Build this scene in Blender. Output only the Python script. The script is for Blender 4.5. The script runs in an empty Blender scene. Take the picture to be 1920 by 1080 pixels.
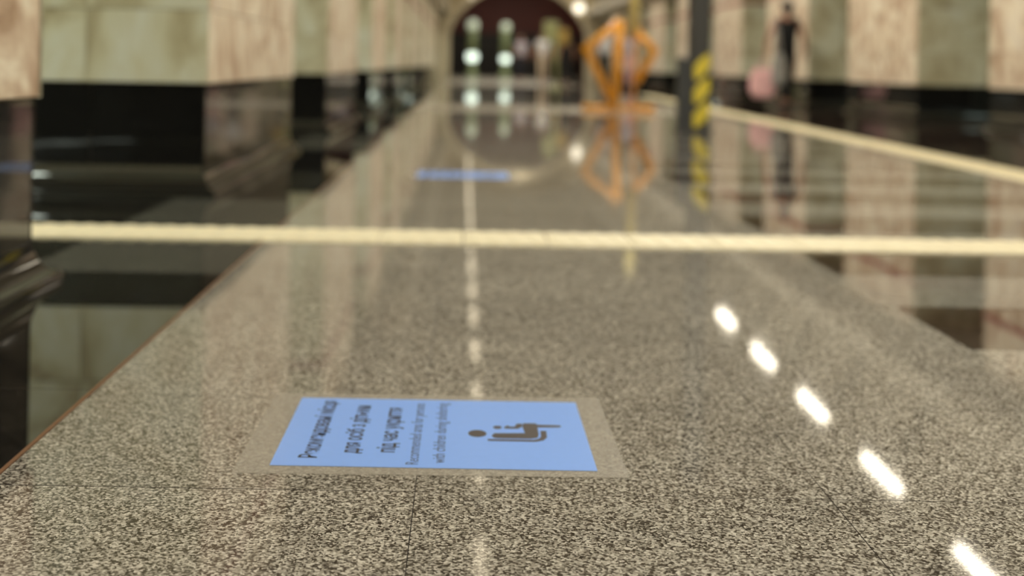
import bpy, bmesh, math, random
from mathutils import Vector, Matrix
random.seed(7)
S = bpy.context.scene
COL = S.collection
PI = math.pi

# ------------------------------------------------------------------ camera
H = 0.627                                   # camera height above the floor
cam = bpy.data.cameras.new('camera')
cam.sensor_width = 36.0
cam.lens = 2170.0 / 1920.0 * 36.0
cam.shift_x = 88.0 / 1920.0
cam.shift_y = (119.0 - 540.0) / 1920.0
cam.clip_start = 0.05
cam.clip_end = 200
cam.dof.use_dof = True
cam.dof.focus_distance = 1.56
cam.dof.aperture_fstop = 2.1
cam_o = bpy.data.objects.new('camera', cam)
COL.objects.link(cam_o)
cam_o.location = (0, 0, H)
cam_o.rotation_euler = (PI / 2, -0.018, 0)
S.camera = cam_o

# ------------------------------------------------------------------ world, exposure
W = bpy.data.worlds.new('world')
W.use_nodes = True
W.node_tree.nodes['Background'].inputs[0].default_value = (0.9, 0.85, 0.75, 1)
W.node_tree.nodes['Background'].inputs[1].default_value = 0.02
S.world = W
S.view_settings.view_transform = 'Standard'
S.view_settings.look = 'None'
S.view_settings.exposure = 0.42
S.view_settings.gamma = 1.0
S.view_settings.use_curve_mapping = False
S.cycles.use_denoising = True
S.cycles.max_bounces = 8
S.cycles.sample_clamp_indirect = 6.0

LAMP_HALL = 13.0
LAMP_DIM = 1.7
LAMP_PLAT = 17.0
LAMP_PLAT_R = 4.0
ADDED_GLOW = 1.5
ADDED_SPOT_W = 210.0              # each unseen spot added along the crown of the vault to light the floor


# ------------------------------------------------------------------ materials
def new_mat(name):
    m = bpy.data.materials.new(name)
    m.use_nodes = True
    nt = m.node_tree
    return m, nt, nt.nodes['Principled BSDF']


def plain(name, col, rough=0.5, metal=0.0, ior=1.5, noise=0.06, scale=30.0):
    m, nt, b = new_mat(name)
    n = nt.nodes.new('ShaderNodeTexNoise')
    n.inputs['Scale'].default_value = scale
    n.inputs['Detail'].default_value = 4
    g = nt.nodes.new('ShaderNodeNewGeometry')
    nt.links.new(g.outputs['Position'], n.inputs['Vector'])
    r = nt.nodes.new('ShaderNodeValToRGB')
    r.color_ramp.elements[0].position = 0.3
    r.color_ramp.elements[1].position = 0.7
    r.color_ramp.elements[0].color = (*[c * (1 - noise) for c in col], 1)
    r.color_ramp.elements[1].color = (*[min(1, c * (1 + noise)) for c in col], 1)
    nt.links.new(n.outputs['Fac'], r.inputs['Fac'])
    nt.links.new(r.outputs['Color'], b.inputs['Base Color'])
    b.inputs['Roughness'].default_value = rough
    b.inputs['Metallic'].default_value = metal
    b.inputs['IOR'].default_value = ior
    return m


def emit(name, col, strength):
    m, nt, b = new_mat(name)
    b.inputs['Base Color'].default_value = (*[0.8 * c for c in col], 1)
    b.inputs['Emission Color'].default_value = (*col, 1)
    b.inputs['Emission Strength'].default_value = strength
    b.inputs['Roughness'].default_value = 0.4
    return m


def granite(name, ramp, scale, rough, ior, var=0.10, big=0.12):
    """speckled polished stone: cells of random tone, small tone drift per tile"""
    m, nt, b = new_mat(name)
    L = nt.links.new
    g = nt.nodes.new('ShaderNodeNewGeometry')
    wn = nt.nodes.new('ShaderNodeTexNoise')
    wn.inputs['Scale'].default_value = scale * 0.8
    wn.inputs['Detail'].default_value = 2
    L(g.outputs['Position'], wn.inputs['Vector'])
    wmix = nt.nodes.new('ShaderNodeVectorMath')
    wmix.operation = 'SCALE'
    wmix.inputs['Scale'].default_value = 0.9 / scale
    L(wn.outputs['Color'], wmix.inputs[0])
    wadd = nt.nodes.new('ShaderNodeVectorMath')
    L(g.outputs['Position'], wadd.inputs[0])
    L(wmix.outputs['Vector'], wadd.inputs[1])
    v = nt.nodes.new('ShaderNodeTexVoronoi')
    v.inputs['Scale'].default_value = scale
    L(wadd.outputs['Vector'], v.inputs['Vector'])
    sep = nt.nodes.new('ShaderNodeSeparateColor')
    L(v.outputs['Color'], sep.inputs['Color'])
    r = nt.nodes.new('ShaderNodeValToRGB')
    r.color_ramp.interpolation = 'LINEAR'
    els = r.color_ramp.elements
    while len(els) < len(ramp):
        els.new(0.5)
    for e, (p, c) in zip(els, ramp):
        e.position = p
        e.color = (*c, 1)
    L(sep.outputs['Red'], r.inputs['Fac'])
    oi = nt.nodes.new('ShaderNodeObjectInfo')
    bn = nt.nodes.new('ShaderNodeTexNoise')
    bn.inputs['Scale'].default_value = 3.0
    bn.inputs['Detail'].default_value = 3
    L(g.outputs['Position'], bn.inputs['Vector'])
    m1 = nt.nodes.new('ShaderNodeMath'); m1.operation = 'MULTIPLY_ADD'
    L(oi.outputs['Random'], m1.inputs[0]); m1.inputs[1].default_value = 2 * var; m1.inputs[2].default_value = 1 - var
    m2 = nt.nodes.new('ShaderNodeMath'); m2.operation = 'MULTIPLY_ADD'
    L(bn.outputs['Fac'], m2.inputs[0]); m2.inputs[1].default_value = 2 * big; m2.inputs[2].default_value = 1 - big
    m3 = nt.nodes.new('ShaderNodeMath'); m3.operation = 'MULTIPLY'
    L(m1.outputs[0], m3.inputs[0]); L(m2.outputs[0], m3.inputs[1])
    sc = nt.nodes.new('ShaderNodeVectorMath'); sc.operation = 'SCALE'
    L(r.outputs['Color'], sc.inputs[0]); L(m3.outputs[0], sc.inputs['Scale'])
    L(sc.outputs['Vector'], b.inputs['Base Color'])
    b.inputs['Roughness'].default_value = rough
    b.inputs['IOR'].default_value = ior
    return m


def marble(name, ramp, scale, rough, ior=1.5, stretch=(1, 1, 0.8)):
    m, nt, b = new_mat(name)
    L = nt.links.new
    g = nt.nodes.new('ShaderNodeNewGeometry')
    oi = nt.nodes.new('ShaderNodeObjectInfo')
    sc = nt.nodes.new('ShaderNodeVectorMath'); sc.operation = 'MULTIPLY'
    sc.inputs[1].default_value = stretch
    L(g.outputs['Position'], sc.inputs[0])
    off = nt.nodes.new('ShaderNodeVectorMath'); off.operation = 'SCALE'
    off.inputs[0].default_value = (37.0, 61.0, 23.0)
    L(oi.outputs['Random'], off.inputs['Scale'])
    add = nt.nodes.new('ShaderNodeVectorMath')
    L(sc.outputs['Vector'], add.inputs[0]); L(off.outputs['Vector'], add.inputs[1])
    n = nt.nodes.new('ShaderNodeTexNoise')
    n.inputs['Scale'].default_value = scale
    n.inputs['Detail'].default_value = 6
    n.inputs['Roughness'].default_value = 0.62
    n.inputs['Distortion'].default_value = 1.2
    L(add.outputs['Vector'], n.inputs['Vector'])
    r = nt.nodes.new('ShaderNodeValToRGB')
    els = r.color_ramp.elements
    while len(els) < len(ramp):
        els.new(0.5)
    for e, (p, c) in zip(els, ramp):
        e.position = p
        e.color = (*c, 1)
    L(n.outputs['Fac'], r.inputs['Fac'])
    L(r.outputs['Color'], b.inputs['Base Color'])
    b.inputs['Roughness'].default_value = rough
    b.inputs['IOR'].default_value = ior
    return m


M = {}
M['granite'] = granite('speckled_beige_granite',
                       [(0.0, (0.020, 0.015, 0.010)), (0.28, (0.075, 0.064, 0.050)), (0.45, (0.24, 0.222, 0.18)),
                        (0.72, (0.39, 0.365, 0.30)), (1.0, (0.66, 0.625, 0.53))], 300, 0.045, 1.62)
M['granite_pale_lit'] = granite('pale_and_lit_granite',
                            [(0.0, (0.10, 0.09, 0.07)), (0.4, (0.42, 0.38, 0.30)), (1.0, (0.75, 0.69, 0.57))], 300, 0.20, 1.5)
M['granite_grey'] = granite('grey_granite',
                            [(0.0, (0.03, 0.028, 0.024)), (0.4, (0.17, 0.162, 0.135)), (1.0, (0.38, 0.365, 0.315))], 300, 0.06, 1.75)
M['granite_slate'] = granite('dark_grey_granite',
                             [(0.0, (0.02, 0.02, 0.016)), (0.5, (0.075, 0.075, 0.06)), (1.0, (0.16, 0.155, 0.125))], 300, 0.06, 1.7)
M['granite_brown'] = granite('dark_red_brown_granite',
                             [(0.0, (0.010, 0.007, 0.005)), (0.5, (0.035, 0.024, 0.017)), (1.0, (0.075, 0.047, 0.034))], 190, 0.03, 1.9)
M['granite_black'] = granite('black_polished_stone',
                             [(0.0, (0.003, 0.003, 0.003)), (0.6, (0.007, 0.007, 0.0065)), (1.0, (0.016, 0.015, 0.014))], 190, 0.02, 1.95)
M['plinth'] = granite('black_plinth_stone',
                      [(0.0, (0.005, 0.005, 0.0045)), (0.6, (0.010, 0.0095, 0.0085)), (1.0, (0.018, 0.017, 0.015))], 160, 0.04, 1.75)
M['marble'] = marble('warm_veined_marble',
                     [(0.32, (0.34, 0.22, 0.13)), (0.43, (0.52, 0.38, 0.26)), (0.50, (0.68, 0.555, 0.40)),
                      (0.57, (0.84, 0.75, 0.57)), (0.68, (0.64, 0.55, 0.455))], 2.6, 0.30)
M['marble_green_lit'] = marble('green_lit_marble',  # same marble as the hall faces, greenish platform light put into its colour
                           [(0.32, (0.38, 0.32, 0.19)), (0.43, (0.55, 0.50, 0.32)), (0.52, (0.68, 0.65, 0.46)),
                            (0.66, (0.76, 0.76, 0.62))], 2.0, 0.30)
M['grout'] = plain('dark_grout', (0.060, 0.050, 0.040), 0.9)
M['core'] = plain('concrete_core', (0.10, 0.085, 0.065), 0.9)
M['plaster'] = plain('cream_plaster', (0.50, 0.455, 0.36), 0.8, scale=3)
M['plaster_warm'] = plain('ochre_plaster', (0.60, 0.51, 0.34), 0.8, scale=3)
M['red'] = plain('red_band', (0.26, 0.035, 0.03), 0.4)
M['maroon'] = plain('maroon_panel', (0.11, 0.022, 0.014), 0.6, scale=4)
M['darkwall'] = plain('dark_wall', (0.018, 0.015, 0.012), 0.6)
M['track'] = plain('platform_wall_tile', (0.30, 0.31, 0.27), 0.4)
M['cream'] = plain('cream_tactile_tile', (0.80, 0.72, 0.49), 0.55, noise=0.05, scale=25)
M['brass'] = plain('brass_strip', (0.32, 0.17, 0.09), 0.35, 0.6)
M['blue'] = plain('light_blue_print', (0.25, 0.455, 0.98), 0.28, noise=0.015, scale=60)
M['ink'] = plain('black_ink', (0.028, 0.024, 0.024), 0.5)
M['ink_soft'] = plain('grey_ink', (0.075, 0.095, 0.15), 0.5)
M['picto'] = plain('brown_black_ink', (0.060, 0.046, 0.036), 0.5)
M['pale_line'] = plain('pale_print', (0.45, 0.57, 0.72), 0.5)
M['orange'] = plain('orange_paint', (0.72, 0.31, 0.014), 0.4)
M['yellow'] = plain('yellow_paint', (0.75, 0.60, 0.06), 0.45)
M['pole_yellow'] = plain('dull_yellow_paint', (0.64, 0.54, 0.20), 0.45)
M['post'] = plain('dark_grey_paint', (0.055, 0.054, 0.048), 0.5)
M['sleeve'] = plain('slate_grey_paint', (0.055, 0.058, 0.058), 0.5)
M['rubber'] = plain('black_rubber', (0.012, 0.012, 0.012), 0.7)
M['steel'] = plain('brushed_steel', (0.55, 0.55, 0.52), 0.3, 1.0)
M['housing'] = plain('white_lamp_housing', (0.6, 0.58, 0.52), 0.4)
M['lamp'] = emit('warm_tube_diffuser', (1.0, 0.90, 0.72), LAMP_HALL)
M['lamp_dim'] = emit('dimmed_tube_diffuser', (1.0, 0.86, 0.62), LAMP_DIM)
M['lamp_cool_dim'] = emit('cool_tube_diffuser_dim', (0.80, 1.0, 0.88), LAMP_PLAT_R)
M['added_glow'] = emit('warm_added_glow', (1.0, 0.92, 0.78), ADDED_GLOW)
M['lamp_cool'] = emit('cool_tube_diffuser', (0.90, 1.0, 0.86), LAMP_PLAT)
M['globe_bright'] = emit('greenish_white_globe', (0.86, 1.0, 0.86), 1.5)
M['globe_dim'] = emit('dim_green_white_globe', (0.85, 0.95, 0.72), 0.30)
M['globe_olive'] = emit('olive_globe', (0.75, 0.85, 0.42), 2.6)
M['globe_warm'] = emit('warm_white_globe', (1.0, 0.92, 0.74), 1.7)
M['added_end_glow'] = emit('end_hall_diffuser', (1.0, 0.92, 0.78), 11.0)
M['shaft'] = plain('green_enamel_shaft', (0.22, 0.27, 0.13), 0.4)
M['olive'] = plain('olive_sign_board', (0.30, 0.30, 0.12), 0.5)
M['amber'] = plain('ochre_sign_board', (0.38, 0.25, 0.05), 0.5)
M['skin'] = plain('skin', (0.40, 0.195, 0.12), 0.5)
M['hair'] = plain('dark_hair', (0.015, 0.011, 0.009), 0.6)
M['cloth_black'] = plain('black_cloth', (0.010, 0.010, 0.010), 0.85)
M['cloth_white'] = plain('white_cloth', (0.72, 0.72, 0.70), 0.85)
M['cloth_lilac'] = plain('pale_lilac_cloth', (0.45, 0.43, 0.48), 0.85)
M['cloth_navy'] = plain('navy_cloth', (0.02, 0.022, 0.035), 0.85)
M['cloth_pink'] = plain('pink_cloth', (0.85, 0.50, 0.48), 0.8)
M['cloth_grey'] = plain('grey_cloth', (0.33, 0.32, 0.29), 0.85)
M['cloth_beige'] = plain('beige_cloth', (0.58, 0.47, 0.34), 0.85)
M['lips'] = plain('lips', (0.35, 0.12, 0.10), 0.5)

# clear laminate over the floor stickers: mostly see-through, slightly milky
m, nt, b = new_mat('clear_laminate')
tr = nt.nodes.new('ShaderNodeBsdfTransparent')
mx = nt.nodes.new('ShaderNodeMixShader')
mx.inputs['Fac'].default_value = 0.33
b.inputs['Base Color'].default_value = (0.58, 0.54, 0.45, 1)
b.inputs['Roughness'].default_value = 0.32
nt.links.new(tr.outputs[0], mx.inputs[1])
nt.links.new(b.outputs[0], mx.inputs[2])
nt.links.new(mx.outputs[0], nt.nodes['Material Output'].inputs['Surface'])
M['laminate'] = m


# ------------------------------------------------------------------ helpers
def obj(name, bm, mat, parent=None, smooth=False):
    me = bpy.data.meshes.new(name)
    bm.normal_update()
    bm.to_mesh(me)
    bm.free()
    if smooth:
        for p in me.polygons:
            p.use_smooth = True
    me.materials.append(mat)
    o = bpy.data.objects.new(name, me)
    COL.objects.link(o)
    if parent is not None:
        o.parent = parent
    return o


def put(name, me, loc, parent=None, rot=(0, 0, 0), scale=(1, 1, 1)):
    """another object sharing mesh data"""
    o = bpy.data.objects.new(name, me)
    COL.objects.link(o)
    o.location = loc
    o.rotation_euler = rot
    o.scale = scale
    if parent is not None:
        o.parent = parent
    return o


def tag(o, label=None, cat=None, group=None, kind=None):
    if label: o['label'] = label
    if cat: o['category'] = cat
    if group: o['group'] = group
    if kind: o['kind'] = kind
    return o


def empty(name, loc=(0, 0, 0), rz=0.0):
    o = bpy.data.objects.new(name, None)
    o.empty_display_size = 0.1
    COL.objects.link(o)
    o.location = loc
    o.rotation_euler = (0, 0, rz)
    return o


def box(bm, x0, x1, y0, y1, z0, z1):
    v = [bm.verts.new(p) for p in ((x0, y0, z0), (x1, y0, z0), (x1, y1, z0), (x0, y1, z0),
                                   (x0, y0, z1), (x1, y0, z1), (x1, y1, z1), (x0, y1, z1))]
    for f in ((3, 2, 1, 0), (4, 5, 6, 7), (0, 1, 5, 4), (1, 2, 6, 5), (2, 3, 7, 6), (3, 0, 4, 7)):
        bm.faces.new([v[i] for i in f])


def chamfer_box(bm, sx, sy, sz, c):
    """box centred at the origin in x and y, top face at z=0, chamfered top edge"""
    hx, hy = sx / 2, sy / 2
    rings = [(hx, hy, -sz), (hx, hy, -c), (hx - c, hy - c, 0)]
    rv = []
    for (a, b_, z) in rings:
        rv.append([bm.verts.new(p) for p in ((-a, -b_, z), (a, -b_, z), (a, b_, z), (-a, b_, z))])
    for i in range(2):
        for k in range(4):
            bm.faces.new([rv[i][k], rv[i][(k + 1) % 4], rv[i + 1][(k + 1) % 4], rv[i + 1][k]])
    bm.faces.new(rv[2])
    bm.faces.new(rv[0][::-1])


def bbox(name, mat, x0, x1, y0, y1, z0, z1, parent=None, bevel=0.0, seg=2):
    bm = bmesh.new()
    box(bm, x0, x1, y0, y1, z0, z1)
    if bevel > 0:
        bmesh.ops.bevel(bm, geom=bm.edges[:], offset=bevel, segments=seg, affect='EDGES', profile=0.5)
    return obj(name, bm, mat, parent)


def tube(bm, pts, rad, seg=12, cap=True):
    """round tube through points, mitred; rad may be a list"""
    pts = [Vector(p) for p in pts]
    n = len(pts)
    if not hasattr(rad, '__len__'):
        rad = [rad] * n
    rings = []
    prev = None
    for i, p in enumerate(pts):
        if i == 0: t = pts[1] - p
        elif i == n - 1: t = p - pts[i - 1]
        else: t = (pts[i + 1] - p).normalized() + (p - pts[i - 1]).normalized()
        t.normalize()
        if prev is None:
            a = t.orthogonal().normalized()
        else:
            a = (prev - t * prev.dot(t)).normalized()
        prev = a
        bb = t.cross(a)
        rings.append([bm.verts.new(p + (a * math.cos(2 * PI * k / seg) + bb * math.sin(2 * PI * k / seg)) * rad[i]) for k in range(seg)])
    for i in range(n - 1):
        for k in range(seg):
            bm.faces.new([rings[i][k], rings[i][(k + 1) % seg], rings[i + 1][(k + 1) % seg], rings[i + 1][k]])
    if cap:
        bm.faces.new(rings[0][::-1])
        bm.faces.new(rings[-1])


def lathe(bm, prof, seg=20, c=(0, 0)):
    rings = []
    for (r, z) in prof:
        rings.append([bm.verts.new((c[0] + r * math.cos(2 * PI * k / seg), c[1] + r * math.sin(2 * PI * k / seg), z)) for k in range(seg)])
    for i in range(len(prof) - 1):
        for k in range(seg):
            bm.faces.new([rings[i][k], rings[i][(k + 1) % seg], rings[i + 1][(k + 1) % seg], rings[i + 1][k]])
    bm.faces.new(rings[0][::-1])
    bm.faces.new(rings[-1])


def ball(bm, c, r, sub=2, sc=(1, 1, 1)):
    ret = bmesh.ops.create_icosphere(bm, subdivisions=sub, radius=r)
    for v in ret['verts']:
        v.co = Vector((v.co.x * sc[0], v.co.y * sc[1], v.co.z * sc[2])) + Vector(c)


def plate(bm, pts, z0, z1):
    """flat polygon (counter-clockwise xy) with thickness"""
    lo = [bm.verts.new((x, y, z0)) for x, y in pts]
    hi = [bm.verts.new((x, y, z1)) for x, y in pts]
    n = len(pts)
    bm.faces.new(hi)
    bm.faces.new(lo[::-1])
    for k in range(n):
        bm.faces.new([lo[k], lo[(k + 1) % n], hi[(k + 1) % n], hi[k]])


# ------------------------------------------------------------------ room shell
XL, XR = -1.17, 5.66            # hall faces of the two pillar rows
XC, HW = (XL + XR) / 2, (XR - XL) / 2
PIT, PLEN = 4.62, 2.63          # pillar pitch and length
YL0, YR0 = 5.28, 5.26           # near faces of the second left / matching right pillar
THICK = 1.6
YB, YE = -4.6, 50.0             # back and end of the hall
WL, WR = -8.2, 13.0

floor = bbox('floor', M['grout'], WL, WR, YB, 62, -0.30, -0.018)
tag(floor, kind='structure')

# ---- floor tiles
BX = [-0.684, -0.062, 0.545, 1.157]        # joints of the light granite band
ROW0, ROWD = 2.62, 0.465
RX = [1.157, 1.757, 2.357, 2.957, 3.46]    # joints right of the band
NEAR_END = ROW0 + 14 * ROWD                # single tiles up to here
JG = 0.0008
tile_mesh = {}


def tile(x0, x1, y0, y1, mk, tilt=0.0011):
    sx, sy = x1 - x0 - JG, y1 - y0 - JG
    key = (round(sx, 3), round(sy, 3), mk)
    if key not in tile_mesh:
        bm = bmesh.new()
        chamfer_box(bm, sx, sy, 0.018, 0.0003)
        me = bpy.data.meshes.new('floor_tile')
        bm.normal_update()
        for f in bm.faces:
            f.material_index = 0 if f.normal.z > 0.9 else 1       # matt arris and sides
        bm.to_mesh(me); bm.free()
        me.materials.append(M[mk])
        me.materials.append(M['grout'])
        tile_mesh[key] = me
    put('floor_tile', tile_mesh[key], ((x0 + x1) / 2, (y0 + y1) / 2, 0), floor,
        rot=(random.uniform(-tilt, tilt), random.uniform(-tilt, tilt), 0))


def in_gap(y, y0=YL0):
    k = (y - y0) / PIT
    return (k - math.floor(k)) * PIT > PLEN


def dark_row(r):
    return r % 2 == 0


far = {k: bmesh.new() for k in ('granite', 'granite_grey', 'granite_slate', 'granite_brown', 'granite_black', 'granite_pale_lit')}


def far_tile(x0, x1, y0, y1, mk):
    box(far[mk], x0 + JG, x1 - JG, y0 + JG, y1 - JG, -0.018, random.uniform(-0.0003, 0.0003))


for r in range(-6, 102):
    y0 = ROW0 + r * ROWD
    y1 = y0 + ROWD
    near = r < 14
    pale = 15.3 < y0 + 0.2 < 17.6 or y0 > 33  # cross band is pale stone; far rows carry the end hall's light as colour
    # the axial joint of the band shifts nothing: three tiles per row
    for i in range(3):
        mk = 'granite_pale_lit' if pale else 'granite'
        if near and r >= -4: tile(BX[i], BX[i + 1], y0, y1, mk)
        else: far_tile(BX[i], BX[i + 1], y0, y1, mk)
    for i in range(4):
        mk = 'granite_pale_lit' if pale else ('granite_brown' if dark_row(r) else 'granite_grey')
        if r < 0: mk = 'granite'
        if near and r >= -2: tile(RX[i], RX[i + 1], y0, y1, mk)
        else: far_tile(RX[i], RX[i + 1], y0, y1, mk)
# left strip along the pillars and in the openings (larger slabs)
LS = [-1.285, -0.692]
y = -2.02
while y < 49.5:
    g0 = in_gap(y + 0.3)
    near_y = 0.6 < y < 9.5
    fn = tile if near_y else far_tile
    fn(LS[0], LS[1], y, y + 0.6, 'granite_slate' if g0 and y > 3.0 else 'granite_black')
    for i in range(3):
        x1 = LS[0] - i * 0.6
        fn(x1 - 0.6, x1, y, y + 0.6, 'granite_black')
    for i in range(4):
        x0 = 3.46 + i * 0.64
        (far_tile if y < 4.5 or y > 13 else tile)(x0, x0 + 0.64, y, y + 0.6, 'granite_brown')
    y += 0.6
for k, bm_ in far.items():
    o = obj('floor_tiles_far', bm_, M[k], floor)
    tag(o, kind='stuff')
# platforms beyond the pillars
bbox('platform_paving', M['granite_grey'], WL, LS[0] - 1.8, YB, 50, -0.018, 0.0, floor)
bbox('platform_paving', M['granite_grey'], 3.46 + 2.56, WR, YB, 50, -0.018, 0.0, floor)
bbox('end_paving', M['granite_pale_lit'], WL, WR, 50, 62, -0.018, 0.0, floor)  # paler too, standing in for light on the end hall floor
bbox('end_paving', M['granite_grey'], WL, WR, YB, -2.02, -0.018, -0.0005, floor)
# thin brass strip on the left edge of the light band
bbox('edge_strip', M['brass'], -0.6915, -0.6845, -0.4, 49.0, -0.018, 0.0012, floor)

# ---- walls and ceilings of the shell
for n, args in (('wall_left', (WL - 0.2, WL, YB, 62, 0, 5.2)), ('wall_right', (WR, WR + 0.2, YB, 62, 0, 5.2)),
                ('wall_back', (WL, WR, YB - 0.2, YB, 0, 5.4))):
    tag(bbox(n, M['track'], *args), kind='structure')
tag(bbox('ceiling', M['plaster'], WL, XL - 0.25, YB, 50, 3.5, 3.7), kind='structure')
tag(bbox('ceiling', M['plaster'], XR + 0.25, WR, YB, 50, 3.5, 3.7), kind='structure')
# barrel vault with shallow ribs
bm = bmesh.new()
ZS, RISE = 2.95, 2.0
NSEG = 28
prof = []
for i in range(NSEG + 1):
    t = PI * i / NSEG
    prof.append((XC - HW * math.cos(t), ZS + RISE * math.sin(t)))
ys = []
y = YB
while y < YE:
    ys += [(y, 0.0), (y + 0.35, 0.0), (y + 0.36, 0.10), (y + 2.4, 0.10), (y + 2.41, 0.0)]
    y += PIT / 2
ys = [q for q in ys if q[0] < YE] + [(YE, 0.0)]
rows = [[bm.verts.new((XC + (x - XC) * (1 + d / 4), yy, z + d)) for (x, z) in prof] for (yy, d) in ys]
for a in range(len(rows) - 1):
    for k in range(NSEG):
        bm.faces.new([rows[a][k], rows[a + 1][k], rows[a + 1][k + 1], rows[a][k + 1]])
tag(obj('ceiling', bm, M['plaster'], smooth=False), kind='structure')
# beams over the pillars carrying the vault
tag(bbox('trim_1', M['plaster'], XL - THICK, XL + 0.03, YB, YE, 2.6, 3.05), kind='structure')
tag(bbox('trim_2', M['plaster'], XR - 0.03, XR + THICK, YB, YE, 2.6, 3.05), kind='structure')

# invented ledges hiding glowing strips behind a lip, added to brighten the vault
for n_, sx in (('trim_3', 1), ('trim_4', -1)):
    xw = XL if sx > 0 else XR
    bm = bmesh.new()
    for a, b_, z0, z1 in ((0.0, 0.42, 2.80, 2.88), (0.36, 0.42, 2.88, 3.06)):
        box(bm, min(xw + sx * a, xw + sx * b_), max(xw + sx * a, xw + sx * b_), YB, YE, z0, z1)
    tr_ = obj(n_, bm, M['plaster'])
    tag(tr_, kind='structure')
    k_ = 0
    y = YB + 0.1
    while y < YE - 1:
        bbox('added_strip', M['added_glow'], min(xw + sx * .10, xw + sx * .26), max(xw + sx * .10, xw + sx * .26), y, y + 2.2, 2.89, 2.93, tr_)
        y += 2.3

# ---- end wall with a low arched portal, dark escalator hall behind
PXC = 2.28
bm = bmesh.new()
cz, R = 0.80, 3.22
a0 = math.asin((2.05 - cz) / R)
arch = [(PXC + R * math.cos(a0), 0.0)]
for i in range(25):
    a = a0 + (PI - 2 * a0) * i / 24
    arch.append((PXC + R * math.cos(a), cz + R * math.sin(a)))
arch.append((PXC - R * math.cos(a0), 0.0))
outer = [(WR, 0.0)]
for i in range(25):
    a = PI * i / 24
    outer.append((max(WL, min(WR, PXC + 14 * math.cos(a))), 5.2 * min(1, 4 * math.sin(a)) + 0.001))
outer.append((WL, 0.0))
for yy in (YE, YE + 0.6):
    va = [bm.verts.new((x, yy, z)) for x, z in arch]
    vo = [bm.verts.new((x, yy, z)) for x, z in outer]
    for k in range(len(arch) - 1):
        f = [va[k], vo[k], vo[k + 1], va[k + 1]]
        bm.faces.new(f if yy == YE else f[::-1])
    if yy == YE: v0 = va
    else: v1 = va
for k in range(len(arch) - 1):
    bm.faces.new([v0[k], v0[k + 1], v1[k + 1], v1[k]])
wf = obj('wall_front', bm, M['plaster_warm'])
tag(wf, kind='structure')
# arch surround: separate wedge stones
for i in range(12):
    bm = bmesh.new()
    t0 = a0 + (PI - 2 * a0) * (i + 0.03) / 12
    t1 = a0 + (PI - 2 * a0) * (i + 0.97) / 12
    pts = [(R * math.cos(t0), R * math.sin(t0)), ((R + 0.42) * math.cos(t0), (R + 0.42) * math.sin(t0)),
           ((R + 0.42) * math.cos(t1), (R + 0.42) * math.sin(t1)), (R * math.cos(t1), R * math.sin(t1))]
    f = [bm.verts.new((PXC + x, YE - 0.10, cz + z)) for x, z in pts]
    g = [bm.verts.new((PXC + x, YE + 0.02, cz + z)) for x, z in pts]
    bm.faces.new(f[::-1]); bm.faces.new(g)
    for k in range(4):
        bm.faces.new([f[k], f[(k + 1) % 4], g[(k + 1) % 4], g[k]])
    bmesh.ops.recalc_face_normals(bm, faces=bm.faces[:])
    obj('arch_stone', bm, M['plaster_warm'], wf)
for sx in (-1, 1):
    xa = PXC + sx * R * math.cos(a0)
    for k in range(4):
        z0 = (cz + R * math.sin(a0)) * k / 4
        z1 = (cz + R * math.sin(a0)) * (k + 1) / 4 - 0.012
        bbox('jamb_stone', M['plaster_warm'], min(xa, xa + sx * 0.42), max(xa, xa + sx * 0.42), YE - 0.10, YE + 0.02, z0, z1, wf, bevel=0.01)
tag(bbox('wall_end', M['maroon'], WL, WR, 58, 58.2, 0, 6), kind='structure')
dd = bbox('door_1', M['darkwall'], -0.9, 5.6, 57.6, 57.99, 0, 2.15)
tag(dd, kind='structure')
for k in range(6):
    bbox('door_panel', M['darkwall'], -0.8 + k * 1.07, 0.17 + k * 1.07, 57.55, 57.6, 0.05, 2.05, dd, bevel=0.02)
tag(bbox('ceiling', M['darkwall'], WL, WR, YE + 0.6, 58, 4.6, 4.8), kind='structure')


# ------------------------------------------------------------------ pillars
def loop_moulding(x0, x1, y0, y1, prof):
    """closed profile of (outset, z) run round a rectangle with mitred corners"""
    bm = bmesh.new()
    for k in range(4):                       # each side keeps its own corner vertices: crisp mitres
        prev = None
        for (o_, z) in prof:
            c = ((x0 - o_, y0 - o_, z), (x1 + o_, y0 - o_, z), (x1 + o_, y1 + o_, z), (x0 - o_, y1 + o_, z))
            cur = [bm.verts.new(c[k]), bm.verts.new(c[(k + 1) % 4])]
            if prev:
                bm.faces.new([prev[0], prev[1], cur[1], cur[0]])
            prev = cur
    return bm


BASE_PROF = [(0.065, 0.0), (0.065, 0.016), (0.062, 0.023), (0.055, 0.027), (0.042, 0.031), (0.030, 0.040), (0.020, 0.054),
             (0.012, 0.070), (0.006, 0.086), (0.002, 0.100), (0.0, 0.112)]
slab_mesh = {}


def slab(axis, a0_, a1_, z0, z1, mk, t):
    """shared slab mesh, thickness t grows along -axis normal; axis x: lies in yz; axis y: lies in xz"""
    w, h = round(a1_ - a0_ - 0.003, 3), round(z1 - z0 - 0.003, 3)
    key = (axis, w, h, mk, t)
    if key not in slab_mesh:
        bm = bmesh.new()
        chamfer_box(bm, w, h, t, 0.002)
        # local: face up +z -> turn to the wall normal
        for v in bm.verts:
            x, y_, z = v.co
            v.co = (z, x, y_) if axis == 'x+' else ((-z, -x, y_) if axis == 'x-' else (x, -z, y_))
        bm.normal_update()
        me = bpy.data.meshes.new('marble_slab')
        bm.to_mesh(me); bm.free()
        me.materials.append(M[mk])
        slab_mesh[key] = me
    return slab_mesh[key]


ORD = ['first', 'second', 'third', 'fourth', 'fifth', 'sixth', 'seventh', 'eighth', 'ninth', 'tenth', 'eleventh']


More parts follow.
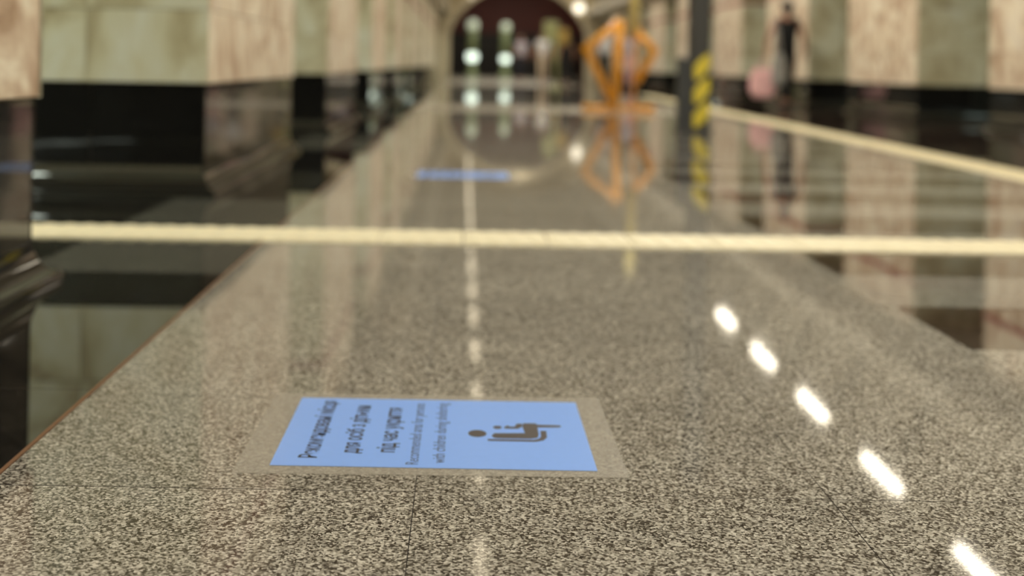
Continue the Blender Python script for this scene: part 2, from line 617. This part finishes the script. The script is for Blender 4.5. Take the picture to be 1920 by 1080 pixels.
def pillar(side, y0, idx, label):
    """pillar along the hall; side -1 left row, +1 right row"""
    p = 0.513 if side < 0 else 0.455
    xin = XL if side < 0 else XR
    xout = xin + side * THICK
    x0, x1 = min(xin, xout), max(xin, xout)
    y1 = y0 + PLEN
    root = empty('pillar', (0, 0, 0))
    root.location = ((x0 + x1) / 2, y0 + PLEN / 2, 0)
    tag(root, label, 'pillar', 'marble pillars on the left' if side < 0 else 'marble pillars on the right')
    off = Vector(root.location)

    def at(o):
        o.location = Vector(o.location) - off
        return o
    t = 0.022
    at(bbox('core', M['core'], x0 + t, x1 - t, y0 + t, y1 - t, 0.0, 2.62, root))
    ins = 0.014
    # plinth slabs, set back a little under the marble
    ax = 'x+' if side < 0 else 'x-'
    nxt = xin - side * 0 - (-side) * 0
    for k in range(3):
        a, b_ = y0 + ins + (PLEN - 2 * ins) * k / 3, y0 + ins + (PLEN - 2 * ins) * (k + 1) / 3
        me = slab(ax, a, b_, 0.0, p - 0.002, 'plinth', 0.007)
        at(put('plinth_slab', me, (xin + side * ins, (a + b_) / 2, p / 2), root))
    for k in range(3):
        w = (THICK - 2 * ins) / 3
        a = x0 + ins + w * k
        me = slab('y-', a, a + w, 0.0, p - 0.002, 'plinth', 0.007)
        at(put('plinth_slab', me, (a + w / 2, y0 + ins, p / 2), root))
    at(bbox('plinth_rear', M['plinth'], x0 + ins, x1 - ins, y1 - t - 0.01, y1 - ins, 0.0, p, root))
    at(obj('base_moulding', loop_moulding(x0 + ins, x1 - ins, y0 + ins, y1 - ins, BASE_PROF), M['plinth'], root, smooth=True))
    # marble courses
    courses = [p, 0.85, 1.42, 1.95, 2.02, 2.6]
    for c in range(5):
        z0, z1 = courses[c], courses[c + 1]
        if c == 3:
            at(bbox('red_band', M['red'], x0 - 0.004, x1 + 0.004, y0 - 0.004, y1 + 0.004, z0, z1, root, bevel=0.004))
            continue
        for k in range(3):
            a, b_ = y0 + PLEN * k / 3, y0 + PLEN * (k + 1) / 3
            me = slab(ax, a, b_, z0, z1, 'marble', t)
            at(put('marble_slab', me, (xin, (a + b_) / 2, (z0 + z1) / 2), root))
        edges = [xin, xin + side * 0.56, xin + side * 1.08, xout]
        for k in range(3):
            a, b_ = sorted((edges[k], edges[k + 1]))
            me = slab('y-', a, b_, z0, z1, 'marble_green_lit', t)
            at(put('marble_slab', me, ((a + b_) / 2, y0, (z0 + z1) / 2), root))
    # rear reveal and platform face as one facing each
    at(bbox('rear_facing', M['marble_green_lit'], x0, x1, y1 - t, y1, p, 2.6, root))
    at(bbox('platform_facing', M['marble'], xout - t if side > 0 else xout, xout if side > 0 else xout + t, y0 + t, y1 - t, 0.0, 2.6, root))
    return root


n = 0
for k in range(-1, 9):
    lab = {-1: 'marble pillar with black plinth nearest the camera, cut off by the left frame edge',
           0: 'second marble pillar on the left, wide greenish face over a large black plinth'}.get(
        k, '%s marble pillar from the camera in the left row, black plinth' % ORD[n])
    pillar(-1, YL0 + PIT * k - (0.09 if k == -1 else 0), k, lab)
    n += 1
n = 0
for k in range(-1, 9):
    ry = YR0 + PIT * k
    lab = {1: 'right-hand marble pillar cut off by the right frame edge, pinkish face and black plinth',
           2: 'right-hand marble pillar next to the frame-edge pillar, pink face and greenish reveal',
           3: 'right-hand marble pillar directly behind the walking person in black',
           4: 'right-hand marble pillar just right of the dark grey hazard-striped post'}.get(
        k, '%s marble pillar from the camera in the right row, black plinth' % ORD[n])
    pillar(1, ry, k, lab)
    n += 1


# ------------------------------------------------------------------ lamps
def hall_lamp(x, y, z, mk, label, group):
    t = empty('ceiling_lamp', (x, y, z))
    tag(t, label, 'lamp', group)
    bbox('diffuser', M[mk], -0.042, 0.042, -0.50, 0.50, -0.05, 0.0, t, bevel=0.02)
    bbox('housing', M['housing'], -0.065, 0.065, -0.54, 0.54, 0.0, 0.05, t, bevel=0.01)
    zt = ZS + RISE * math.sqrt(max(0, 1 - ((x - XC) / HW) ** 2)) - z + 0.08
    for s in (-0.32, 0.32):
        bm = bmesh.new()
        tube(bm, [(0, s, 0.04), (0, s, zt)], 0.006, 6)
        obj('hanger', bm, M['steel'], t)
    return t


def copy_tree(o, loc):
    c = o.copy(); COL.objects.link(c); c.location = loc
    for ch in list(o.children):
        d = ch.copy(); COL.objects.link(d); d.parent = c
    return c


def added_spot(y):  # invented spots, aimed so they brighten the floor without showing in it
    zc = ZS + RISE
    t = empty('added_spot', (XC, y, zc - 0.10))
    tag(t, 'added round fill spot on the crown of the vault, out of view', 'lamp', 'added fill spots along the crown of the vault')
    bm = bmesh.new()
    prof = [(0.13, 0.22), (0.13, 0.0), (0.115, -0.012), (0.105, 0.0), (0.10, 0.16)]
    rings = [[bm.verts.new((r * math.cos(2 * PI * k / 20), r * math.sin(2 * PI * k / 20), z)) for k in range(20)] for r, z in prof]
    for i in range(len(prof) - 1):
        for k in range(20):
            bm.faces.new([rings[i][k], rings[i][(k + 1) % 20], rings[i + 1][(k + 1) % 20], rings[i + 1][k]])
    obj('can', bm, M['housing'], t, True)
    li = bpy.data.lights.new('added_spot_beam', 'SPOT')
    li.energy = ADDED_SPOT_W
    li.color = (1.0, 0.945, 0.84)
    li.spot_size = math.radians(132)
    li.spot_blend = 0.25
    li.shadow_soft_size = 0.08
    lo = bpy.data.objects.new('added_spot_beam', li)
    COL.objects.link(lo); lo.parent = t
    lo.location = (0, 0, -0.02)
    return t


y = -2.0
while y < 49:
    added_spot(y)
    y += PIT / 2
LX = 2.04
for sgn in (-1, 1):
    first = None
    y = 0.16
    while y < (49 if sgn < 0 else 22):
        loc = (XC + sgn * LX, y, 3.45)
        if first is None:
            first = (hall_lamp(*loc, 'lamp_dim', 'dimmed warm tube lamp hanging from the left side of the vault', 'dimmed tube lamps under the left of the vault') if sgn < 0 else
                     hall_lamp(*loc, 'lamp', 'bright warm tube lamp hanging from the right side of the vault', 'bright tube lamps under the right of the vault'))
        else: copy_tree(first, loc)
        y += PIT / 2
first = None
for x in (-4.3, 9.1):
    y = -2.2
    while y < 48:
        if first is None:
            t = empty('platform_lamp', (x, y, 3.35))
            tag(t, 'cool white tube lamp under the left platform ceiling', 'lamp', 'tube lamps along the left platform ceiling')
            df = bbox('diffuser', M['lamp_cool'], -0.22, 0.22, -0.75, 0.75, -0.05, 0.0, t, bevel=0.02)
            bbox('housing', M['housing'], -0.25, 0.25, -0.8, 0.8, 0.0, 0.12, t, bevel=0.01)
            first = t
            df_dim = None
        else:
            c = copy_tree(first, (x, y, 3.35))
            if x > 0:
                c['label'] = 'dimmer cool white tube lamp under the right platform ceiling'
                c['group'] = 'tube lamps along the right platform ceiling'
                for ch in c.children:
                    if ch.name.startswith('diffuser'):
                        if df_dim is None:
                            df_dim = ch.data.copy()
                            df_dim.materials[0] = M['lamp_cool_dim']
                        ch.data = df_dim
        y += PIT / 2


def lamp_column(x, y, label, zlo, zhi, lo, hi, rlo=0.17, rhi=0.17):
    t = empty('lamp_column', (x, y, 0))
    tag(t, label, 'lamp')
    bm = bmesh.new()
    lathe(bm, [(0.30, 0), (0.30, 0.08), (0.22, 0.12), (0.16, 0.3), (0.16, zlo - rlo * 0.8)])
    obj('base', bm, M['shaft'], t, True)
    bm = bmesh.new()
    lathe(bm, [(0.20, zlo + rlo * 0.7), (0.18, (zlo + zhi) / 2), (0.20, zhi - rhi * 0.7)])
    obj('shaft', bm, M['shaft'], t, True)
    if lo:
        bm = bmesh.new(); ball(bm, (0, 0, zlo), rlo, 3)
        tag(obj('lower_globe', bm, M[lo], t, True), 'bright greenish white globe')
    bm = bmesh.new(); ball(bm, (0, 0, zhi), rhi, 3)
    tag(obj('upper_globe', bm, M[hi], t, True), 'dimmer pale green globe')
    return t


lamp_column(0.31, 51.3, 'green lamp column with two round lamps, left in the dark archway', 0.93, 2.33, 'globe_bright', 'globe_dim', 0.24, 0.24)
lamp_column(1.78, 51.3, 'green lamp column with a brilliant lower globe, middle of the dark archway', 0.86, 2.27, 'globe_bright', 'globe_dim', 0.2, 0.2)
t = empty('wall_lamp', (4.86, YE - 0.28, 3.1))
tag(t, 'round warm white wall lamp beside the right of the arch', 'lamp')
bm = bmesh.new(); ball(bm, (0, 0, 0), 0.2, 3); obj('globe', bm, M['globe_warm'], t, True)
bm = bmesh.new(); tube(bm, [(0, 0.15, 0), (0, 0.28, 0)], 0.05, 10); obj('bracket', bm, M['steel'], t)

t = empty('added_hall_panel', (2.3, 53.2, 4.52))  # unseen glowing panel added to bring out the maroon wall
tag(t, 'wide added fill panel above the escalator hall behind the arch, out of view', 'lamp')
bbox('diffuser', M['added_end_glow'], -1.6, 1.6, -0.4, 0.4, -0.04, 0.0, t, bevel=0.02)
bbox('housing', M['housing'], -1.65, 1.65, -0.45, 0.45, 0.0, 0.07, t, bevel=0.01)

# ------------------------------------------------------------------ tactile strips
tact_mesh = None


def tactile_mesh(sx, sy):
    bm = bmesh.new()
    chamfer_box(bm, sx, sy, 0.006, 0.0025)
    for i in range(4):                       # four raised ribs
        x = -sx / 2 + sx * (i + 0.5) / 4
        box(bm, x - 0.016, x + 0.016, -sy / 2 + 0.012, sy / 2 - 0.012, -0.001, 0.0035)
    me = bpy.data.meshes.new('tactile_tile')
    bm.normal_update(); bm.to_mesh(me); bm.free()
    me.materials.append(M['cream'])
    return me


TM = tactile_mesh(0.294, 0.300)
t = empty('tactile_strip', (0.6, 4.14, 0))
tag(t, 'cream yellow tactile strip running straight across the whole floor in front of the camera', 'floor strip')
for k in range(-11, 10):
    put('tactile_tile', TM, ((k + 0.5) * 0.298 - 0.0, 0, 0.0062), t)
t = empty('tactile_strip', (3.395, 6.6, 0), -0.029)
tag(t, 'cream tactile strip running down the right side of the hall past the dark post', 'floor strip')
for k in range(-6, 62):
    put('tactile_tile', TM, (0, (k + 0.5) * 0.302, 0.0062), t, rot=(0, 0, PI / 2))


# ------------------------------------------------------------------ floor stickers
def text_mesh(body, size, name, mat, parent, loc, width=None, bold=0.0):
    """lettering lying flat, reading along +Y with its top towards -X"""
    cu = bpy.data.curves.new(name, 'FONT')
    cu.body = body
    cu.size = size
    cu.resolution_u = 3
    cu.offset = bold
    cu.extrude = 0.0001
    tmp = bpy.data.objects.new(name, cu)
    COL.objects.link(tmp)
    dg = bpy.context.evaluated_depsgraph_get()
    me = bpy.data.meshes.new_from_object(tmp.evaluated_get(dg))
    bpy.data.objects.remove(tmp)
    bpy.data.curves.remove(cu)
    xs = [v.co.x for v in me.vertices]
    w = max(xs) - min(xs)
    sx = width / w if width else 1.0
    me.transform(Matrix.Rotation(PI / 2, 4, 'Z') @ Matrix.Diagonal((sx, 1, 1, 1)))
    me.materials.clear()
    me.materials.append(mat)
    o = bpy.data.objects.new(name, me)
    COL.objects.link(o)
    o.location = loc
    o.parent = parent
    return o


def ell(cx, cy, rx, ry, n=24):
    return [(cx + rx * math.cos(2 * PI * k / n), cy + ry * math.sin(2 * PI * k / n)) for k in range(n)]


def sticker(loc, rz, label):
    """origin at the near-left corner of the blue print; x to the right, y away"""
    Wd, Dp = 0.507, 0.360
    t = empty('floor_sticker', loc, rz)
    tag(t, label, 'sign', 'blue floor stickers')
    bm = bmesh.new()
    plate(bm, [(-0.052, -0.036), (Wd + 0.046, -0.026), (Wd + 0.046, Dp + 0.034), (-0.052, Dp + 0.030)], 0.0, 0.0006)
    tag(obj('clear_film', bm, M['laminate'], t), 'clear see-through film margin')
    bm = bmesh.new()
    plate(bm, [(0, 0), (Wd, 0), (Wd, Dp), (0, Dp)], 0.0006, 0.0010)
    obj('blue_print', bm, M['blue'], t)
    z = 0.00112
    for body, size, x, y, w, mk, bold in (
            ('Рекомендовані місця', 0.040, 0.068, 0.034, 0.305, 'ink', 0.0006),
            ('для осіб з дітьми', 0.040, 0.131, 0.060, 0.256, 'ink', 0.0006),
            ('під час укриття', 0.040, 0.189, 0.066, 0.238, 'ink', 0.0006),
            ('Recommended area for persons', 0.029, 0.229, 0.012, 0.322, 'ink_soft', 0.0),
            ('with children during sheltering', 0.029, 0.270, 0.022, 0.318, 'ink_soft', 0.0)):
        tag(text_mesh(body, size, 'lettering', M[mk], t, (x, y, z), w, bold), kind='stuff')

    def shape(name, pts, mk='picto'):
        bm = bmesh.new()
        plate(bm, pts, 0.0010, 0.00125)
        return obj(name, bm, M[mk], t)
    # seated adult with a child on the lap, head towards the left edge
    shape('adult_head', ell(0.323, 0.170, 0.0155, 0.0185))
    shape('adult_body', [(0.347, 0.160), (0.350, 0.150), (0.356, 0.147), (0.412, 0.147), (0.424, 0.153), (0.427, 0.170), (0.427, 0.208),
                         (0.466, 0.211), (0.469, 0.216), (0.466, 0.222), (0.428, 0.223), (0.425, 0.230), (0.404, 0.230), (0.401, 0.216), (0.404, 0.176),
                         (0.352, 0.173)])
    shape('chair_outline', [(0.340, 0.133), (0.420, 0.132), (0.433, 0.140), (0.440, 0.156), (0.441, 0.190), (0.431, 0.190),
                            (0.430, 0.158), (0.425, 0.147), (0.417, 0.142), (0.340, 0.142)])
    shape('child_head', ell(0.358, 0.205, 0.0075, 0.0085))
    shape('child_body', [(0.371, 0.199), (0.393, 0.199), (0.401, 0.212), (0.401, 0.228), (0.392, 0.226), (0.388, 0.210), (0.380, 0.210), (0.376, 0.216), (0.369, 0.206)])
    return t


sticker((-0.291, 1.788, 0.0004), 0.0, 'blue floor sticker with text and seated figure lying closest to the camera')
sticker((-0.255, 6.32, 0.0004), 0.0, 'second blue floor sticker, blurred, beyond the cream strip')

# ------------------------------------------------------------------ dark post with hazard marks
t = empty('hazard_post', (2.29, 11.35, 0))
tag(t, 'dark grey square post with three yellow hazard stripes standing on the floor', 'post')
bbox('shaft', M['post'], -0.095, 0.095, -0.095, 0.095, 0.0, 3.4, t, bevel=0.008)
bbox('sleeve', M['sleeve'], -0.20, -0.096, -0.085, 0.085, 0.0, 0.72, t, bevel=0.008)
bbox('base_plate', M['post'], -0.21, 0.12, -0.13, 0.13, 0.0, 0.03, t, bevel=0.006)
for k in range(3):
    bm = bmesh.new()
    zc = 0.165 + k * 0.235
    pts = [(-0.064, zc - 0.115), (-0.03, zc - 0.125), (0.05, zc - 0.06), (0.092, zc + 0.0), (0.092, zc + 0.125), (0.06, zc + 0.13), (-0.03, zc + 0.05), (-0.064, zc + 0.01)]
    f = [bm.verts.new((x, -0.0985, z)) for x, z in pts]
    g = [bm.verts.new((x, -0.0955, z)) for x, z in pts]
    bm.faces.new(f); bm.faces.new(g[::-1])
    for q in range(8):
        bm.faces.new([f[(q + 1) % 8], f[q], g[q], g[(q + 1) % 8]])
    bmesh.ops.recalc_face_normals(bm, faces=bm.faces[:])
    tag(obj('hazard_stripe', bm, M['yellow'], t), 'slanted yellow stripe')

# ------------------------------------------------------------------ orange stand
t = empty('orange_stand', (2.12, 16.3, 0))
tag(t, 'orange tubular stand with two pointed side loops beside the dark post', 'stand')
RT = 0.064


def bar(name, pts, r=RT, mk='orange', lab=None):
    bm = bmesh.new()
    tube(bm, pts, r, 12)
    o = obj(name, bm, M[mk], t, True)
    if lab: o['label'] = lab
    return o


bar('upright', [(-0.01, 0, 0.03), (0.06, 0, 1.27)], 0.06)
bar('side_loop', [(0.06, 0, 1.25), (-0.43, -0.02, 0.87), (-0.04, 0, 0.16)])
bar('side_loop', [(0.30, 0.3, 1.16), (0.60, 0.32, 0.85), (0.33, 0.3, 0.40)])
bar('foot', [(-0.46, 0.0, 0.04), (0.03, 0.0, 0.04)], 0.045)
bar('foot', [(0.26, 0.3, 0.04), (0.55, 0.05, 0.04)], 0.045)
bar('cross_tube', [(0.03, 0.0, 0.035), (0.27, 0.3, 0.035)], 0.03)
bar('rear_upright', [(0.31, 0.3, 0.03), (0.31, 0.3, 1.18)], 0.018)
bar('mast', [(0.30, 0.3, 1.10), (0.29, 0.3, 2.3)], 0.07, 'pole_yellow', 'dull yellow mast')

# ------------------------------------------------------------------ olive information stand
t = empty('information_stand', (2.42, 31.0, 0))
tag(t, 'olive and ochre sign on a thin pole standing far down the hall', 'sign')
bm = bmesh.new(); lathe(bm, [(0.24, 0), (0.24, 0.02), (0.05, 0.05), (0.035, 0.06)]); obj('base', bm, M['olive'], t, True)
bm = bmesh.new(); tube(bm, [(0.05, 0, 0.04), (-0.02, 0, 1.3)], 0.05, 10); obj('pole', bm, M['olive'], t, True)
bbox('board', M['olive'], -0.33, 0.06, -0.03, 0.03, 1.28, 1.80, t, bevel=0.02)
tag(bbox('side_board', M['amber'], 0.07, 0.34, -0.03, 0.03, 1.18, 1.60, t, bevel=0.02), 'ochre side board')


# ------------------------------------------------------------------ people
def skin_mesh(verts, edges, radii, root=0, sub=1):
    me = bpy.data.meshes.new('tmp')
    me.from_pydata(verts, edges, [])
    o = bpy.data.objects.new('tmp', me)
    COL.objects.link(o)
    md = o.modifiers.new('skin', 'SKIN')
    md.use_smooth_shade = True
    layer = me.skin_vertices[0].data
    for i, r in enumerate(radii):
        layer[i].radius = (r, r) if not hasattr(r, '__len__') else r
        layer[i].use_root = (i == root)
    ss = o.modifiers.new('sub', 'SUBSURF')
    ss.levels = ss.render_levels = sub
    dg = bpy.context.evaluated_depsgraph_get()
    out = bpy.data.meshes.new_from_object(o.evaluated_get(dg))
    bpy.data.objects.remove(o)
    bpy.data.meshes.remove(me)
    return out


def merge(meshes, extra=None):
    bm = bmesh.new()
    for me in meshes:
        bm.from_mesh(me)
        bpy.data.meshes.remove(me)
    if extra: extra(bm)
    return bm


def person(loc, rz, label, top='cloth_black', legs='cloth_black', height=1.7, stride=0.10, sleeves=False,
           elbow_out=0.0, left_arm=None, right_arm=None, hair_long=False, name='person'):
    k = height / 1.7
    root = empty(name, loc, rz)
    root.scale = (k, k, k)
    tag(root, label, 'person')
    s = stride
    J = dict(pel=(0, 0, .95), waist=(0, 0, 1.10), chest=(0, -.01, 1.27), up=(0, -.01, 1.39), neck=(0, 0, 1.455), jaw=(0, .02, 1.52),
             head=(0, .015, 1.595), crown=(0, .005, 1.655))
    arms = {}
    for sg, ov in ((-1, left_arm), (1, right_arm)):
        sh = (sg * .165, -.01, 1.39)
        el, wr, ha = ov if ov else ((sg * (.225 + elbow_out), -.03, 1.13), (sg * (.245 + elbow_out), .03, .90), (sg * (.245 + elbow_out), .05, .83))
        arms[sg] = (sh, el, wr, ha)
    legj = {}
    for sg in (-1, 1):
        f = s * sg
        legj[sg] = ((sg * .085, 0, .91), (sg * .09, f * .7 + .02, .50), (sg * .085, f - .02 - (0.08 if f < 0 else 0), .09 + (0.03 if f < 0 else 0)), (sg * .10, f + .11, .035))
    V, E, Rr, ix = [], [], [], {}

    def add(n, p, r, link=None):
        ix[n] = len(V); V.append(p); Rr.append(r)
        if link: E.append((ix[link], ix[n]))
    add('pel', J['pel'], (.135, .10))
    add('waist', J['waist'], (.115, .085), 'pel')
    add('chest', J['chest'], (.135, .095), 'waist')
    add('up', J['up'], (.10, .075), 'chest')
    add('neck', J['neck'], .050, 'up')
    add('jaw', J['jaw'], (.060, .068), 'neck')
    add('head', J['head'], (.076, .092), 'jaw')
    add('crown', J['crown'], (.060, .072), 'head')
    for sg in (-1, 1):
        sh, el, wr, ha = arms[sg]
        add('sh%d' % sg, sh, .060, 'up')
        add('el%d' % sg, el, .046, 'sh%d' % sg)
        add('wr%d' % sg, wr, .030, 'el%d' % sg)
        add('ha%d' % sg, ha, (.036, .020), 'wr%d' % sg)
        a, b_, c, d = legj[sg]
        add('hip%d' % sg, a, .085, 'pel')
        add('kn%d' % sg, b_, .055, 'hip%d' % sg)
        add('an%d' % sg, c, .036, 'kn%d' % sg)
        add('to%d' % sg, d, (.042, .026), 'an%d' % sg)
    body = [skin_mesh(V, E, Rr)]
    for sg in (-1, 1):                                # four fingers and a thumb on each hand
        ha, wr = Vector(arms[sg][3]), Vector(arms[sg][2])
        d = (ha - wr).normalized()
        fwd = Vector((0, 1, 0)); fwd = (fwd - d * fwd.dot(d)).normalized()
        inn = Vector((-sg, 0, 0)); inn = (inn - d * inn.dot(d)).normalized()
        for q, ln in enumerate((.072, .082, .078, .062)):
            st = ha + fwd * (.024 - q * .016)
            body.append(skin_mesh([st, st + d * ln * .5 + inn * .004, st + d * ln * .8 + inn * .022, st + d * ln * .88 + inn * .04],
                                  [(0, 1), (1, 2), (2, 3)], [.009, .0085, .008, .007], 0, 1))
        st = wr + (ha - wr) * .5 + fwd * .022
        body.append(skin_mesh([st, st + fwd * .022 + d * .03, st + fwd * .026 + d * .06 + inn * .015], [(0, 1), (1, 2)], [.011, .010, .008], 0, 1))

    def face(bm):
        ball(bm, (0, .108, 1.572), .016, 1, (.8, 1.1, 1.5))            # nose
        for sg in (-1, 1): ball(bm, (sg * .078, .0, 1.585), .022, 1, (.4, .8, 1.4))
    obj('body', merge(body, face), M['skin'], root, True)
    for sg in (-1, 1):
        bm = bmesh.new(); ball(bm, (sg * .030, .096, 1.605), .011, 1, (1.3, .6, .8)); obj('eye', bm, M['hair'], root, True)
    bm = bmesh.new(); ball(bm, (0, .093, 1.535), .02, 1, (1.2, .5, .35)); obj('mouth', bm, M['lips'], root, True)
    # hair
    bm = bmesh.new()
    ball(bm, (0, -.008, 1.628), .098, 3, (.92, 1.05, .95))
    bmesh.ops.delete(bm, geom=[v for v in bm.verts if v.co.y > .03 and v.co.z < 1.655], context='VERTS')
    if hair_long:
        ball(bm, (0, -.075, 1.53), .06, 2, (1.1, .6, 1.5))
    obj('hair', bm, M['hair'], root, True)
    # top
    tv = [(0, 0, .845), J['waist'], J['chest'], (0, -.01, 1.385), (0, 0, 1.425)]
    te = [(0, 1), (1, 2), (2, 3), (3, 4)]
    trd = [(.185, .135), (.165, .125), (.185, .130), (.140, .105), (.070, .065)]
    for sg in (-1, 1):
        sh, el = Vector(arms[sg][0]), Vector(arms[sg][1])
        b0 = len(tv)
        tv.append(sh * 1.0); trd.append(.060); te.append((3, b0))
        if sleeves:
            tv.append(sh + (el - sh) * .72); trd.append(.054); te.append((b0, b0 + 1))
    obj('top', merge([skin_mesh(tv, te, trd)]), M[top], root, True)
    # trousers
    pv = [(0, 0, 1.09), (0, 0, .93)]; pe = [(0, 1)]; pr = [(.150, .112), (.158, .120)]
    for sg in (-1, 1):
        a, b_, c, d = legj[sg]
        b0 = len(pv)
        pv += [a, b_, tuple(Vector(c) + Vector((0, 0, .03)))]; pr += [.092, .066, .052]
        pe += [(1, b0), (b0, b0 + 1), (b0 + 1, b0 + 2)]
    obj('trousers', merge([skin_mesh(pv, pe, pr)]), M[legs], root, True)
    for sg in (-1, 1):
        c, d = Vector(legj[sg][2]), Vector(legj[sg][3])
        heel = Vector((c.x, c.y - .04, d.z))
        obj('shoe', merge([skin_mesh([tuple(heel), tuple((heel + d) / 2 + Vector((0, 0, .008))), tuple(d + Vector((0, .04, -.006)))], [(0, 1), (1, 2)], [(.042, .038), (.046, .042), (.036, .026)])]),
            M['rubber'], root, True)
    return root, arms


WALK = (5.16, 18.6, 0)
person(WALK, 0.05, 'person in a black sleeveless top and trousers walking away with bags', 'cloth_black', 'cloth_black', 1.72, 0.09,
       left_arm=((-.30, -.03, 1.13), (-.335, .0, .88), (-.345, .01, .80)), right_arm=((.28, -.02, 1.13), (.32, .03, .90), (.325, .05, .83)), hair_long=True)


def bag(name, loc, w, d, h, mk, label, strap, rz=0.0, lean=0.0):
    t = empty(name, loc, rz)
    tag(t, label, 'bag')
    bm = bmesh.new()
    bmesh.ops.create_cube(bm, size=1)
    bmesh.ops.subdivide_edges(bm, edges=bm.edges[:], cuts=5, use_grid_fill=True)
    rr = random.Random(3)
    for v in bm.verts:
        x, y_, z = v.co
        bulge = 1 - 0.30 * (2 * abs(z)) ** 3
        sq = 0.5 / max(0.5, (abs(x) ** 4 + abs(y_) ** 4) ** 0.25)
        v.co = Vector((x * w * bulge * sq, y_ * d * (1.15 - 0.75 * (z + .5)) * sq, (z + .5) * h)) + Vector([rr.uniform(-.008, .008) for _ in range(3)])
    obj('bag_body', bm, M[mk], t, True)
    for s in (-1, 1):
        bm = bmesh.new()
        tube(bm, [(-w * .22, s * .02, h - .015), (-w * .16, s * .015 + lean * .45, h + strap * .6), (0, s * .008 + lean, h + strap), (w * .16, s * .015 + lean * .45, h + strap * .6), (w * .22, s * .02, h - .015)], 0.008, 6)
        obj('strap', bm, M[mk], t, True)
    return t


bag('carrier_bag', (WALK[0] - .37, WALK[1] + .02, .16), .42, .16, .46, 'cloth_pink', 'pink carrier bag hanging from the left hand of the walking person', .14)
bag('shoulder_bag', (WALK[0] - .20, WALK[1] - .27, .36), .20, .10, .52, 'cloth_grey', 'grey cloth bag hanging at the left hip of the walking person', .585, 0.0, 0.235)

person((1.98, 41.0, 0), PI, 'person in a pale lilac top and dark trousers, far end beside the lamp columns', 'cloth_lilac', 'cloth_navy', 1.68, 0.1, True)
person((2.62, 39.0, 0), PI, 'person in a white top with beige trousers, far end of the hall', 'cloth_white', 'cloth_beige', 1.72, 0.12, True)
person((3.02, 34.5, 0), 0.2, 'person dressed all in black far down the hall left of the orange stand', 'cloth_black', 'cloth_black', 1.66, 0.1, True)
person((3.63, 30.0, 0), PI, 'person in a white shirt seen through the left loop of the orange stand', 'cloth_white', 'cloth_black', 1.68, 0.1, True)
person((4.50, 31.5, 0), PI, 'person in a pink top seen behind the right of the orange stand', 'cloth_lilac', 'cloth_pink', 1.62, 0.08, True)
